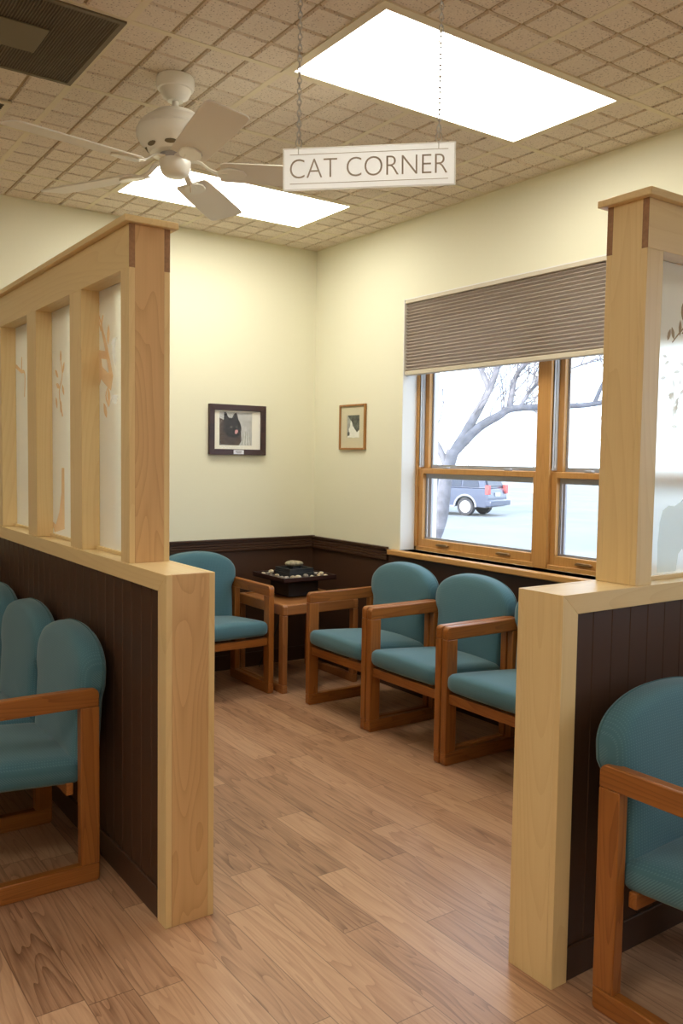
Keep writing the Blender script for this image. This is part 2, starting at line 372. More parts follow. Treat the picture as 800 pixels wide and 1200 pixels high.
# ceiling lights
labels = ['large ceiling light panel beside the hanging sign, nearest the camera',
          'far ceiling light panel behind the fan blades, near the corner of the walls']
for i, (px, py) in enumerate(panels):
    r = empty('ceiling_light', (px+TS, py+TS/2, HC))
    W, D = TS*2, TS
    fr = MB()
    for a, b, c, d in ((-W/2-.012, W/2+.012, -D/2-.012, -D/2+.026), (-W/2-.012, W/2+.012, D/2-.026, D/2+.012), (-W/2-.012, -W/2+.026, -D/2+.026, D/2-.026), (W/2-.026, W/2+.012, -D/2+.026, D/2-.026)):
        fr.box(a, b, c, d, -.006, -.0018)
    fr.build('light_frame', 'tbar', r)
    MB().box(-W/2+.02, W/2-.02, -D/2+.02, D/2-.02, -.0045, -.002).build('diffuser', 'panel', r)
    tag(r, labels[i] if i < 2 else 'ceiling light panel over the outer waiting area', 'ceiling light', 'recessed ceiling light panels')

# return air vent and register
r = empty('return_air_vent', (VENT[0]+TS/2, VENT[1]+TS/2, HC)); h = TS/2-.004
m = MB(); m.box(-h, h, -h, h, -.003, 0); m.build('grille_face', 'vent', r)
m = MB(); n_ = 58
for i in range(n_):
    a = -h+.02+(2*h-.04)*i/(n_-1)
    m.box(a-.0016, a+.0016, -h+.018, h-.018, -.006, -.003)
m.build('grille_bars', 'vent_frame', r)
m = MB()
for a, b, c, d in ((-h, h, -h, -h+.018), (-h, h, h-.018, h), (-h, -h+.018, -h+.018, h-.018), (h-.018, h, -h+.018, h-.018)): m.box(a, b, c, d, -.008, -.0031)
m.build('vent_frame', 'vent_frame', r)
MB().box(-.105, .105, -.10, .10, -.011, -.006).build('damper_plate', 'vent_plate', r, bevel=.002)
tag(r, 'large square dark slotted air vent in the ceiling near the fan', 'vent')
r = empty('ceiling_register', (-2.62, -1.245, HC))
m = MB(); m.box(-.20, .20, -.10, .10, -.008, 0); m.build('register_body', 'vent', r)
m = MB()
for a, b, c, d in ((-.215, .215, -.115, -.09), (-.215, .215, .09, .115), (-.215, -.19, -.09, .09), (.19, .215, -.09, .09)): m.box(a, b, c, d, -.010, -.0016)
m.build('register_frame', 'tbar', r)
m = MB()
for i in range(9): m.box(-.19, .19, -.084+i*.021-.003, -.084+i*.021+.003, -.013, -.008)
m.build('louvre', 'vent', r)
tag(r, 'small dark rectangular ceiling register cut by the left picture edge', 'vent')

# wainscot + chair rail
structure(MB().box(X0, 0, -.008, 0, 0, .886).build('trim_4', 'brown'))
structure(MB().box(-.008, 0, wins[1][0]-3, -.008, 0, WZ0-.002).build('trim_5', 'brown'))
prof = [(0, 0), (.014, 0), (.018, .008), (.018, .018), (.012, .022), (.018, .026), (.018, .036), (.012, .040), (.018, .044), (.018, .054), (.012, .058), (.018, .062), (.018, .070), (.026, .076), (.026, .086), (0, .086)]
def rail(name, f, d0, d1):
    structure(MB().prism(prof, f, d0, d1).build(name, 'brown'))
rail('trim_6', lambda a, b, d: (d, -.008-a, .804+b), X0, -.008)
rail('trim_7', lambda a, b, d: (-.008-a, d, .800+b), -.008, -.885)
structure(MB().box(X0, -.008, -.020, -.008, 0, .10).build('baseboard_back', 'brown', bevel=.004))
structure(MB().box(-.020, -.008, -3.44, -.02, 0, .10).build('baseboard_right', 'brown', bevel=.004))

# ------------------------------------------------------------------ windows
def window(idx, ya, yb):
    """opening ya (low y) .. yb (high y)"""
    FX0, FX1 = .11, .20
    m = MB(); J = .03
    m.box(FX0, FX1, yb-J, yb, WZ0, WZ1); m.box(FX0, FX1, ya, ya+J, WZ0, WZ1)
    m.box(FX0, FX1, ya, yb, WZ0, WZ0+.025); m.box(FX0, FX1, ya, yb, WZ1-.03, WZ1)
    mid = (ya+yb)/2-.006
    m.box(FX0-.012, FX1, mid-.045, mid+.045, WZ0, WZ1)
    root = structure(m.build('window_%d' % idx, 'pine_z', bevel=.003))
    MB().box(-.045, .11, ya-.08, yb+.075, WZ0-.034, WZ0).build('window_sill', 'pine_y', root, bevel=.006)
    units = [(mid+.045, yb-J), (ya+J, mid-.045)]
    for (a, b) in units:
        zb, zm, zt = WZ0+.022, 1.375, WZ1-.03
        # lower sash (room side)
        def sash(x0, x1, z0, z1, st, br, tr):
            s = MB(); s.box(x0, x1, a, a+st, z0, z1); s.box(x0, x1, b-st, b, z0, z1); s.box(x0, x1, a+st, b-st, z0, z0+br); s.box(x0, x1, a+st, b-st, z1-tr, z1); return s
        lo = sash(.122, .150, zb, zm+.012, .036, .050, .032).build('sash', 'pine_z', root, bevel=.003)
        bd = sash(.1515, .1555, zb+.0, zm-.0, .05, .062, .05); bd.build('glazing_bead', 'alu', lo)
        MB().box(.134, .138, a+.036, b-.036, zb+.05, zm-.02).build('glass_pane', 'glass', lo)
        for t_ in (.24, .76):
            y = a+(b-a)*t_
            MB().prism([(-.05, 0), (.05, 0), (.052, .008), (.04, .014), (-.04, .014), (-.052, .008)], lambda p_, q_, d: (d, y+p_, zb+.018+q_), .106, .122).build('lift_handle', 'brass', lo, bevel=.002)
            MB().box(.124, .150, y-.022, y+.022, zm+.012, zm+.024).build('sash_lock', 'alu', lo, bevel=.003)
        up = sash(.158, .186, zm-.02, zt, .040, .034, .05).build('sash', 'pine_z', root, bevel=.003)
        sash(.187, .191, zm-.01, zt, .052, .046, .06).build('glazing_bead', 'alu', up)
        MB().box(.170, .174, a+.04, b-.04, zm+.01, zt-.04).build('glass_pane', 'glass', up)
        v = MB()
        for k in range(3):
            v.box(.118+k*.0135, .126+k*.0135, b-.008-.004*(k % 2), b, zm+.03, zt); v.box(.118+k*.0135, .126+k*.0135, a, a+.008+.004*(k % 2), zm+.03, zt)
        v.box(.118, .158, b-.005, b, zm+.02, zt); v.box(.118, .158, a, a+.005, zm+.02, zt)
        v.build('jamb_liner', 'vinyl', root)
        # storm track outside
        sash(.200, .214, WZ0+.02, zt, .03, .03, .03).build('storm_frame', 'alu', root)
    return root
window(1, *wins[0]); window(2, *wins[1])

# pleated shade
def shade(ya, yb, z0, z1, label):
    r = empty('pleated_shade', (.03, (ya+yb)/2, z1)); yl, yh = ya-(ya+yb)/2+.008, yb-(ya+yb)/2-.008; H = z1-z0
    MB().box(-.03, .03, yl, yh, -.028, -.002).build('headrail', 'shade_rail', r, bevel=.004)
    n_ = 21; pts = []
    zt, zb = -.028, -H+.026
    for i in range(n_*2+1):
        pts.append(((-.024 if i % 2 else -.006), zt+(zb-zt)*i/(n_*2)))
    back = [(-p[0]+0, p[1]) for p in reversed(pts)]
    MB().prism(pts+back, lambda a, b, d: (a, d, b), yl+.004, yh-.004).build('pleated_fabric', 'shade', r)
    MB().box(-.026, .022, yl+.002, yh-.002, -H, -H+.026).build('bottom_rail', 'shade_rail', r, bevel=.004)
    tag(r, label, 'window blind')
shade(wins[0][0], wins[0][1], 1.957, WZ1, 'brown-grey pleated shade pulled halfway down the window')

# ------------------------------------------------------------------ room dividers
def divider(mapf, wd, first_open, opens, length, label, gx, films):
    """s runs along the divider from its free end, t across it (0 = lobby face)"""
    root = empty('room_divider', mapf(0, wd/2, 0))
    ox, oy, _ = root.location
    def W(a, b, c): p = mapf(a, b, c); return (p[0]-ox, p[1]-oy, p[2])
    def bx(m, s0, s1, t0, t1, z0, z1):
        p, q_ = W(s0, t0, z0), W(s1, t1, z1); return m.box(p[0], q_[0], p[1], q_[1], z0, z1)
    HL, HT = 1.088, 2.186; B = .020
    run = 'maple_'+gx
    bx(MB(), 0, .018, B, wd-B, 0, HL).build('end_panel', 'maple_end' if gx == 'y' else 'maple_z', root, bevel=.001)
    for t0 in (0, wd-B):
        # mitred corner boards: upright and top rail
        f = lambda a, b, d: W(a, d, b)
        MB().prism([(0, 0), (.062, 0), (.062, HL-.055), (0, HL)], f, t0, t0+B).build('upright_board', 'maple_z', root, bevel=.0012)
        MB().prism([(0, HL), (.062, HL-.055), (length, HL-.055), (length, HL)], f, t0, t0+B).build('top_rail_board', run, root, bevel=.0012)
    bx(MB(), .018, length, B, wd-B, HL-.03, HL-.0005).build('ledge_board', run, root)
    # bead board sides
    for side in (0, 1):
        pts = [(.0, .05)]; s = .062; prof_ = []
        while s < length:
            e = min(s+.082, length); prof_ += [(s, 0), (e-.005, 0), (e-.0025, .0022)]; s = e
        base = .012
        if side == 0: poly = [(.04, .03)]+[(.04, base)]+[(a, base+b) for a, b in prof_]+[(length, .03)]
        else: poly = [(.04, wd-.03)]+[(.04, wd-base)]+[(a, wd-base-b) for a, b in prof_]+[(length, wd-.03)]
        MB().prism(poly, lambda a, b, d: W(a, b, d), 0, HL-.05).build('beadboard_panel', 'brown', root)
        t0, t1 = (.003, .014) if side == 0 else (wd-.014, wd-.003)
        bx(MB(), .062, length, t0, t1, 0, .095).build('base_trim', 'brown', root, bevel=.003)
    # upper screen
    S = .320; a, b = .010, wd-.010; HB = 2.048
    bx(MB(), S, S+.018, a+B, b-B, HL, HT).build('tall_end_panel', 'maple_end' if gx == 'y' else 'maple_z', root, bevel=.001)
    for t0 in (a, b-B):
        bx(MB(), S, S+.075, t0, t0+B, HL, HB).build('tall_stile', 'maple_z', root, bevel=.0012)
        hd = bx(MB(), S+.0015, length, t0, t0+B, HB, HT).build('header_board', run, root, bevel=.0012)
        bx(MB(), S, S+.0015, t0, t0+B, HB, HT).build('board_end', 'endgrain', hd)
    bx(MB(), S+.018, S+.075, a+B, b-B, HL, HB).build('end_jamb', 'maple_z', root)
    bx(MB(), S+.018, length, a+B, b-B, HB, HB+.018).build('header_soffit', run, root)
    bx(MB(), S-.022, length, a-.022, b+.022, HT, HT+.022).build('top_cap', run, root, bevel=.003)
    s = S+.075
    for i, op in enumerate(opens):
        e = min(s+op, length)
        tc = (a+b)/2
        pane = bx(MB(), s+.001, e-.001, tc-.003, tc+.003, HL+.012, HB-.001).build('frosted_pane', 'frost_left', root)
        st = MB(); bx(st, s, e, tc-.016, tc-.003, HL, HL+.012); bx(st, s, e, tc+.003, tc+.016, HL, HL+.012)
        st.build('pane_stop', run, root)
        if e >= length: break
        if i < len(opens)-1 or e+.135 <= length:
            bx(MB(), e, min(e+.135, length), a, b, HL, HB).build('mullion', 'maple_z', root, bevel=.0015)
        s = e+.135
    tc = (a+b)/2
    for nm, mat, shapes in films:
        st_ = S+.075
        for op in opens:
            m = MB(); lo_, hi_ = st_, st_+op; st_ = hi_+.135
            for poly in shapes:
                c_ = sum(p_[0] for p_ in poly)/len(poly)
                if lo_-.06 < c_ < hi_+.07:
                    cp = [(min(max(p_[0], lo_+.002), hi_-.002), p_[1]) for p_ in poly]
                    dd_ = tc-.0034-.00002*len(m.f)
                    m.add([W(p_[0], dd_, p_[1]) for p_ in cp], [tuple(range(len(cp)))])
            if m.v: m.build(nm, mat, root)
    tag(root, label, 'room divider')
    return root
def stroke(pts, w0, w1):
    """flat tapered stroke through pts -> list of quads"""
    out = []; n_ = len(pts)
    L_ = []; Rr = []
    for i, (x, y) in enumerate(pts):
        a = pts[max(i-1, 0)]; b = pts[min(i+1, n_-1)]; dx, dy = b[0]-a[0], b[1]-a[1]; l = math.hypot(dx, dy) or 1
        w_ = (w0+(w1-w0)*i/(n_-1))/2; L_.append((x-dy/l*w_, y+dx/l*w_)); Rr.append((x+dy/l*w_, y-dx/l*w_))
    return [[L_[i], L_[i+1], Rr[i+1], Rr[i]] for i in range(n_-1)]
def smooth_line(pts, k=5):
    out = []
    for i in range(len(pts)-1):
        p0 = pts[max(i-1, 0)]; p1 = pts[i]; p2 = pts[i+1]; p3 = pts[min(i+2, len(pts)-1)]
        for j in range(k):
            t_ = j/k
            out.append(tuple(.5*((2*p1[d])+(-p0[d]+p2[d])*t_+(2*p0[d]-5*p1[d]+4*p2[d]-p3[d])*t_*t_+(-p0[d]+3*p1[d]-3*p2[d]+p3[d])*t_**3) for d in range(len(p1))))
    return out+[tuple(pts[-1])]
def leaf(x, y, l, w_, ang):
    pts = [(-.5, 0), (-.25, .38), (.05, .5), (.3, .3), (.5, 0), (.3, -.3), (.05, -.5), (-.25, -.38)]
    c, s = cos(R(ang)), sin(R(ang))
    return [(x+a*l*c-b*w_*s, y+a*l*s+b*w_*c) for a, b in pts]
# left films: coordinates along the run measured from the free end at y=-2.76
def LY(p): return [(y+2.76, z) for y, z in p]
tan = []
tan += stroke(smooth_line(LY([(-2.10, 1.70), (-1.993, 1.747), (-1.968, 1.80), (-1.907, 1.851), (-1.88, 1.885)])), .055, .012)
tan += stroke(smooth_line(LY([(-2.095, 1.72), (-2.04, 1.838), (-1.994, 1.915), (-2.012, 1.955)])), .035, .008)
tan += stroke(LY([(-1.946, 1.817), (-2.056, 1.804)]), .03, .03)
tan += stroke(smooth_line(LY([(-1.985, 1.74), (-1.938, 1.684), (-1.883, 1.657), (-1.85, 1.60)])), .03, .008)
tan += stroke(smooth_line(LY([(-1.93, 1.83), (-1.925, 1.90), (-1.96, 1.94), (-1.99, 1.90)])), .018, .010)
tan += stroke(smooth_line(LY([(-2.00, 1.92), (-1.965, 1.965), (-1.96, 2.03)])), .012, .004)
tan += stroke(smooth_line(LY([(-2.07, 1.62), (-2.04, 1.66), (-2.075, 1.70)])), .012, .006)
tan += [leaf(*LY([(-2.067, 1.878)])[0], .075, .03, 95), leaf(*LY([(-2.072, 1.655)])[0], .07, .03, 80), leaf(*LY([(-2.034, 1.606)])[0], .065, .03, 60), leaf(*LY([(-1.963, 2.012)])[0], .04, .015, 60), leaf(*LY([(-1.95, 1.97)])[0], .04, .015, 110)]
tan += stroke(smooth_line(LY([(-1.52, 1.60), (-1.477, 1.70), (-1.52, 1.77), (-1.496, 1.84)])), .014, .006)
for x, y, a_ in ((-1.443, 1.782, 40), (-1.50, 1.85, 90), (-1.535, 1.80, 120), (-1.46, 1.73, 20), (-1.44, 1.66, 70), (-1.50, 1.64, 95), (-1.53, 1.71, 60)): tan.append(leaf(x+2.76, y, .055, .022, a_))
tan += [[(p[0], p[1]) for p in LY([(-1.505, 1.385), (-1.54, 1.385), (-1.54, 1.13), (-1.40, 1.105), (-1.33, 1.13), (-1.30, 1.22), (-1.345, 1.15), (-1.42, 1.14), (-1.47, 1.20), (-1.50, 1.28)])]]
tan += stroke(smooth_line(LY([(-.79, 1.866), (-.881, 1.834), (-.947, 1.817), (-.94, 1.71)])), .02, .01)+stroke(LY([(-.89, 1.83), (-.9, 1.90)]), .016, .008)
white = [leaf(-2.12+2.76, 1.79+i*.02, .07, .022, 60+i*35) for i in range(4)]+stroke(LY([(-2.07, 1.62), (-2.11, 1.655), (-2.16, 1.65)]), .012, .008)+[leaf(-2.13+2.76, 1.64, .05, .03, 10)]
divider(lambda s, t_, z: (-2.331+t_, -2.76+s, z), .161, 0, [.400, .455, .455, .455], 2.752,
        'left maple-trimmed half wall with brown beadboard and framed frosted panes above', 'y',
        [('tree_film', 'tan_film', tan), ('leaf_film', 'white_film', white)])
def RX(p): return [(x+1.580, z) for x, z in p]
brown = []
for x, y, a_, l in ((-1.047, 1.832, 70, .04), (-1.028, 1.838, 110, .04), (-.992, 1.857, 90, .05), (-.982, 1.916, 80, .05), (-.975, 1.888, 130, .05), (-.96, 1.85, 20, .05), (-.93, 1.93, 100, .06), (-.90, 1.87, 50, .06), (-.86, 1.90, 120, .06)): brown.append(leaf(x+1.58, y, l, .016, a_))
brown += stroke(smooth_line(RX([(-1.03, 1.81), (-.97, 1.86), (-.90, 1.88), (-.84, 1.84)])), .004, .010)
rnd = random.Random(3); wh = []
for k in range(46):
    x = rnd.uniform(-1.075, -.82); y = rnd.uniform(1.54, 1.80) if k % 3 else rnd.uniform(1.60, 1.76); wh.append(leaf(x+1.58, y, rnd.uniform(.022, .04), .012, rnd.uniform(0, 180)))
for k in range(4): wh += stroke(smooth_line(RX([(-1.06+.04*k, 1.56+.05*k), (-1.0+.03*k, 1.62+.04*k), (-.93, 1.66+.04*k), (-.85, 1.74+.02*k)])), .004, .006)
cat = [[(p[0], p[1]) for p in RX([(-1.062, 1.105), (-1.064, 1.20), (-1.058, 1.26), (-1.044, 1.298), (-1.015, 1.312), (-.985, 1.310), (-.955, 1.322), (-.92, 1.345), (-.86, 1.35), (-.80, 1.33), (-.80, 1.105), (-.905, 1.105), (-.915, 1.15), (-.935, 1.175), (-.955, 1.16), (-.965, 1.105)])]]
divider(lambda s, t_, z: (-1.580+s, -3.622+t_, z), .160, 0, [.400, .46, .46], 1.572,
        'right maple-trimmed half wall with brown beadboard running to the window wall', 'x',
        [('leaf_film', 'brown_film', brown), ('blossom_film', 'white_film', wh), ('cat_film', 'daylight_blue_film', cat)])

# ------------------------------------------------------------------ chairs
def rounded_box_mesh(hx, hy, hz, r, nx=14, ny=14, nz=6):
    vs = []; idx = {}; fs = []
    def P(i, j, k):
        key = (i, j, k)
        if key in idx: return idx[key]
        def co(t_, n_, h_):
            u = -1+2*t_/n_; return h_*(abs(u)**.7)*(1 if u > 0 else -1) if u else 0
        p = Vector((co(i, nx, hx), co(j, ny, hy), co(k, nz, hz)))
        c = Vector((max(-hx+r, min(hx-r, p.x)), max(-hy+r, min(hy-r, p.y)), max(-hz+r, min(hz-r, p.z))))
        d = p-c
        if d.length > 1e-9: p = c+d.normalized()*min(r, r)
        idx[key] = len(vs); vs.append(p); return idx[key]
    for i in range(nx):
        for j in range(ny):
            for k in (0, nz): fs.append((P(i, j, k), P(i+1, j, k), P(i+1, j+1, k), P(i, j+1, k)))
    for i in range(nx):
        for k in range(nz):
            for j in (0, ny): fs.append((P(i, j, k), P(i+1, j, k), P(i+1, j, k+1), P(i, j, k+1)))
    for j in range(ny):
        for k in range(nz):
            for i in (0, nx): fs.append((P(i, j, k), P(i, j+1, k), P(i, j+1, k+1), P(i, j, k+1)))
    return vs, fs
AH, PT, DP, TK, HWC = .662, .062, .25, .036, .2925
def side_frame(root, x0, x1, arm=True):
    rr = .022; f = lambda a, b, d: (d, a, b); zt = AH-PT if arm else .298
    if arm:
        top = [(-DP, AH-PT)]+arc(-DP+rr, AH-rr, rr, 180, 90)+arc(DP-rr, AH-rr, rr, 90, 0)+[(DP, AH-PT)]
        MB().prism(top, f, x0, x1).build('armrest', 'oak_y', root, bevel=.004)
    else: MB().box(x0, x1, -DP+.01, DP, .298, .340).build('support_rail', 'oak_y', root, bevel=.003)
    bot = [(-DP, PT)]+arc(-DP+rr*.6, rr*.6, rr*.6, 180, 270)+arc(DP-rr*.6, rr*.6, rr*.6, 270, 360)+[(DP, PT)]
    MB().prism(bot, f, x0, x1).build('runner', 'oak_y', root, bevel=.004)
    for y0, y1 in ((-DP, -DP+.066), (DP-.064, DP)):
        MB().box(x0, x1, y0, y1, PT, zt).build('leg', 'oak_z', root, bevel=.003)
def seat_and_back(root, cx0, ix):
    sx_, sy_, sz_ = ix-.002, .236, .043
    vs, fs = rounded_box_mesh(sx_, sy_, sz_, .034)
    o = []
    for v in vs:
        u, w_ = v.x/sx_, v.y/sy_
        crown = .026*(1-u*u)*(1-.6*w_*w_) if v.z > 0 else 0
        o.append((v.x+cx0, v.y-.026-(.010*(1-u*u) if v.y < -.15 else 0), v.z+.388+crown-.018*w_))
    m = MB(); m.add(o, fs); m.build('seat', 'fabric', root, smooth=True, autos=80)
    def half(z):
        if z < .605: return ix-.009
        if z < .665: s_ = (z-.605)/.06; s_ = s_*s_*(3-2*s_); return ix-.009+s_*(.275-ix+.009)
        return .275
    ol = [(half(.37+.33*i/17), .37+.33*i/17) for i in range(18)]
    n_ = 18; zc, bz = .70, .136
    for i in range(1, n_): a = pi/2*i/n_; ol.append((.275*max(cos(a), 0)**(2/2.2), zc+bz*sin(a)**(2/2.2)))
    ol.append((0, zc+bz))
    full = ol+[(-x, z) for x, z in reversed(ol[:-1])]
    nb = 10; hb = ix-.009
    full = full+[(-hb+2*hb*i/nb, .37) for i in range(1, nb)]
    rings = [(.35, 0), (.75, 0), (.96, .003), (.99, .010), (1.0, .020), (1.0, .042), (.996, .056), (.982, .070), (.955, .082), (.90, .090), (.78, .096), (.55, .101), (.28, .103)]
    V = []; K = len(full); cz = .60
    for sc_, d in rings:
        for x, z in full:
            px_, pz = x*sc_, cz+(z-cz)*sc_
            V.append((px_+cx0, DP+.046-d-.030*(1-(pz-.37)/.485), pz))
    F_ = [(i*K+j, i*K+(j+1) % K, (i+1)*K+(j+1) % K, (i+1)*K+j) for i in range(len(rings)-1) for j in range(K)]
    F_ += [tuple(range(K))[::-1], tuple(range((len(rings)-1)*K, len(rings)*K))]
    bk = MB(); bk.add(V, F_); bo = bk.build('backrest', 'fabric', root, smooth=True, autos=80)
    loop = [Vector(V[4*K+j]) for j in range(K)]
    MB().tube(loop+[loop[0]], .0024, 5, False).build('piping', 'piping', bo, smooth=True)
def rails(root, xa, xb):
    MB().box(xa, xb, -DP+.016, -DP+.040, .298, .346).build('front_rail', 'oak_x', root, bevel=.003)
    MB().box(xa, xb, DP-.10, DP-.076, .298, .340).build('rear_rail', 'oak_x', root, bevel=.003)
def make_chair():
    root = empty('armchair', (0, 0, 0)); e = HWC-.003
    for sx in (-1, 1): side_frame(root, sx*e, sx*(e-TK))
    rails(root, -e+TK, e-TK); seat_and_back(root, 0, e-TK)
    return root
proto = make_chair()
inner = 'chairs inside the cat corner'
spots = [((-.43, -1.262), -90, 'teal armchair below the window next to the corner table', inner),
         ((-.43, -1.852), -90, 'middle teal armchair of the three under the window', inner),
         ((-.43, -2.442), -90, 'teal armchair under the window, partly hidden by the right post', inner),
         ((-1.012, -.43), 0, 'teal armchair against the back wall left of the corner table', inner),
         ((-1.2575, -3.98), 0, 'large teal armchair at lower right in front of the right half wall', None)]
for i, (p_, rz, lb, gp) in enumerate(spots):
    c = proto if i == 0 else copy_tree(proto)
    c.location = (p_[0], p_[1], 0); c.rotation_euler = (0, 0, R(rz)); tag(c, lb, 'chair', gp)
# joined three-seat unit with arms only at its ends (local +x = towards the back wall after turning)
PB = .555
r = empty('joined_seating', (-2.641, -2.35+PB*1.5+.005, 0), R(-90))
for sx in (-1, 1): side_frame(r, sx*(PB*1.5+.005), sx*(PB*1.5+.005-TK)); side_frame(r, sx*(PB*.5)-TK/2, sx*(PB*.5)+TK/2, False)
rails(r, -PB*1.5+TK, PB*1.5-TK)
for k in (-1, 0, 1): seat_and_back(r, k*(PB-.010), PB/2-.018)
tag(r, 'row of joined teal seats with wooden end arm along the left half wall', 'seating')

# ------------------------------------------------------------------ side table
r = empty('side_table', (-.405, -.435, 0)); hx, hy = .283, .29
MB().box(-hx+.022, hx-.022, -hy+.022, hy-.022, .512, .538).build('table_top', 'table_x', r, bevel=.002)
for a, b, c, d in ((-hx+.03, hx-.03, -hy, -hy+.032), (-hx+.03, hx-.03, hy-.032, hy)): MB().box(a, b, c, d, .480, .545).build('apron', 'table_x', r, bevel=.007, seg=3)
for sx in (-1, 1):
    x0, x1 = sx*hx, sx*(hx-.036)
    f = lambda a, b, d: (d, a, b); rr = .02
    MB().prism([(-hy-.002, .480)]+arc(-hy-.002+rr, .547-rr, rr, 180, 90)+arc(hy-rr, .547-rr, rr, 90, 0)+[(hy, .480)], f, x0, x1).build('side_rail', 'table_x', r, bevel=.006)
    MB().prism([(-hy-.002, .05), (-hy-.002, 0), (hy, 0), (hy, .05)], f, x0, x1).build('runner', 'table_x', r, bevel=.004)
    for y0, y1 in ((-hy-.002, -hy+.048), (hy-.05, hy)): MB().box(x0, x1, y0, y1, .05, .480).build('leg', 'table_z', r, bevel=.005)
tag(r, 'low square oak side table with sled legs in the corner of the room', 'side table')

# ------------------------------------------------------------------ tabletop fountain
FX, FY = -.385, -.365
r = empty('tabletop_fountain', (FX, FY, .546))
MB().box(-.115, .115, -.115, .115, 0, .106).build('base', 'black', r, bevel=.004)
tr = MB(); T = .200; tr.box(-T, T, -T, T, .106, .114)
for a, b, c, d in ((-T, T, -T, -T+.012), (-T, T, T-.012, T), (-T, -T+.012, -T+.012, T-.012), (T-.012, T, -T+.012, T-.012)): tr.box(a, b, c, d, .106, .136)
tr.build('tray', 'tray', r, bevel=.0015)
MB().box(-.094, .094, -.094, .094, .114, .150).build('lower_block', 'slate', r, bevel=.003)
u = MB(); u.box(-.092, .092, -.092, .092, .150, .160)
for a, b, c, d in ((-.092, .092, -.092, -.078), (-.092, .092, .078, .092), (-.092, -.078, -.078, .078), (.078, .092, -.078, .078)): u.box(a, b, c, d, .160, .176)
u.box(-.03, .03, -.03, .03, .160, .180)
u.build('water_bowl', 'slate', r, bevel=.002)
cord = smooth_line([(0, .121, .02), (.03, .19, .0), (.09, .325, -.01), (.10, .345, -.2), (.02, .30, -.36), (-.06, .27, -.44), (-.09, .30, -.542)])
tag(r, 'dark square tabletop fountain with pebble tray on the corner table', 'fountain')
def pebble_mesh(sx, sy, sz, seed, seg=12, rg=8):
    rd = random.Random(seed); ph = [rd.uniform(0, 6) for _ in range(4)]; m = MB(); vs = [(0, 0, -sz)]
    for i in range(1, rg):
        th = pi*i/rg
        for j in range(seg):
            a = 2*pi*j/seg; k = 1+.10*sin(2*a+ph[0])+.06*sin(3*a+ph[1])
            vs.append((sx*sin(th)*cos(a)*k, sy*sin(th)*sin(a)*k, -sz*cos(th)*(1+.06*sin(a+ph[2]))))
    vs.append((0, 0, sz)); fs = [(0, 1+(j+1) % seg, 1+j) for j in range(seg)]
    for i in range(rg-2):
        for j in range(seg): fs.append((1+i*seg+j, 1+i*seg+(j+1) % seg, 1+(i+1)*seg+(j+1) % seg, 1+(i+1)*seg+j))
    e = len(vs)-1; fs += [(e, 1+(rg-2)*seg+j, 1+(rg-2)*seg+(j+1) % seg) for j in range(seg)]
    m.add(vs, fs); return m
o = pebble_mesh(.062, .048, .021, 5, 24, 14).build('river_stone', 'stone', smooth=True); o.location = (FX-.004, FY, .546+.180+.020)
tag(o, 'polished oval stone lying on top of the dark fountain', 'stone')
rd = random.Random(11); k = 0
for side in range(4):
    for i in range(7):
        s = -.160+.32*(i+.4*rd.random())/6.4; dd = .134+rd.uniform(0, .020)
        x, y = ((s, -dd), (s, dd), (-dd, s), (dd, s))[side]
        if side > 1 and abs(s) > .120: continue
        sz = rd.uniform(.013, .020)
        ob = pebble_mesh(sz*rd.uniform(1, 1.3), sz, sz*.78, 20+k).build('pebble', 'pebble%d' % rd.choice([0, 1, 1, 2, 2, 3]), smooth=True)
        ob.location = (FX+x, FY+y, .546+.114+sz*.74+(.006 if i % 2 else 0)); ob.rotation_euler = (0, 0, rd.uniform(0, 3)); k += 1
        tag(ob, 'small smooth pebble in the tray around the dark fountain', 'pebble', 'pebbles in the fountain tray')

co_ = MB().tube([(x, min(y, .335), z) for x, y, z in cord], .004, 6).build('power_cord', 'cord', smooth=True); co_.location = (FX, FY, .546)
tag(co_, 'thin black power cord hanging down behind the corner side table', 'cord')
# ------------------------------------------------------------------ ceiling fan
fx, fy = -1.955, -1.975
r = empty('ceiling_fan', (fx, fy, HC))
MB().lathe([(.018, -.090), (.030, -.089), (.036, -.082), (.050, -.074), (.058, -.058), (.060, -.048), (.068, -.046), (.072, -.036), (.073, -.010), (.070, -.001)]).build('canopy', 'white_metal', r, smooth=True)
MB().lathe([(.013, -.16), (.013, -.09)], k=16).build('downrod', 'white_metal', r, smooth=True)
MB().lathe([(.030, -.292), (.095, -.290), (.104, -.280), (.108, -.270), (.135, -.250), (.147, -.228), (.148, -.205), (.140, -.199), (.140, -.190), (.132, -.178), (.112, -.160), (.082, -.148), (.080, -.136), (.050, -.130), (.020, -.128)]).build('motor_housing', 'white_metal', r, smooth=True)
m = MB()
for i in range(10):
    a = 2*pi*i/10; m.add([(.118*cos(a+d)*(1)+0, .118*sin(a+d), -.2648-.0 if False else -.262) for d in (-.12, -.06, .06, .12)], [(0, 1, 2, 3)])
vt = MB()
for i in range(8):
    a = 2*pi*i/8+.2; pr, pz = .1075, -.2725
    c_ = Vector((pr*cos(a), pr*sin(a), pz)); tt = Vector((-sin(a), cos(a), 0)); nn = Vector((cos(a), sin(a), -1.0)).normalized(); bb = nn.cross(tt)
    vs = [c_+nn*.003+tt*.022*cos(2*pi*j/12)+bb*.0085*sin(2*pi*j/12) for j in range(12)]+[c_-nn*.006+tt*.022*cos(2*pi*j/12)+bb*.0085*sin(2*pi*j/12) for j in range(12)]
    vt.add(vs, [tuple(range(12)), tuple(range(12, 24))]+[(j, (j+1) % 12, 12+(j+1) % 12, 12+j) for j in range(12)])
vt.build('vent_slot', 'vent_plate', r)
MB().lathe([(.052, -.312), (.060, -.310), (.060, -.290)], k=32).build('flywheel', 'alu', r, smooth=True)
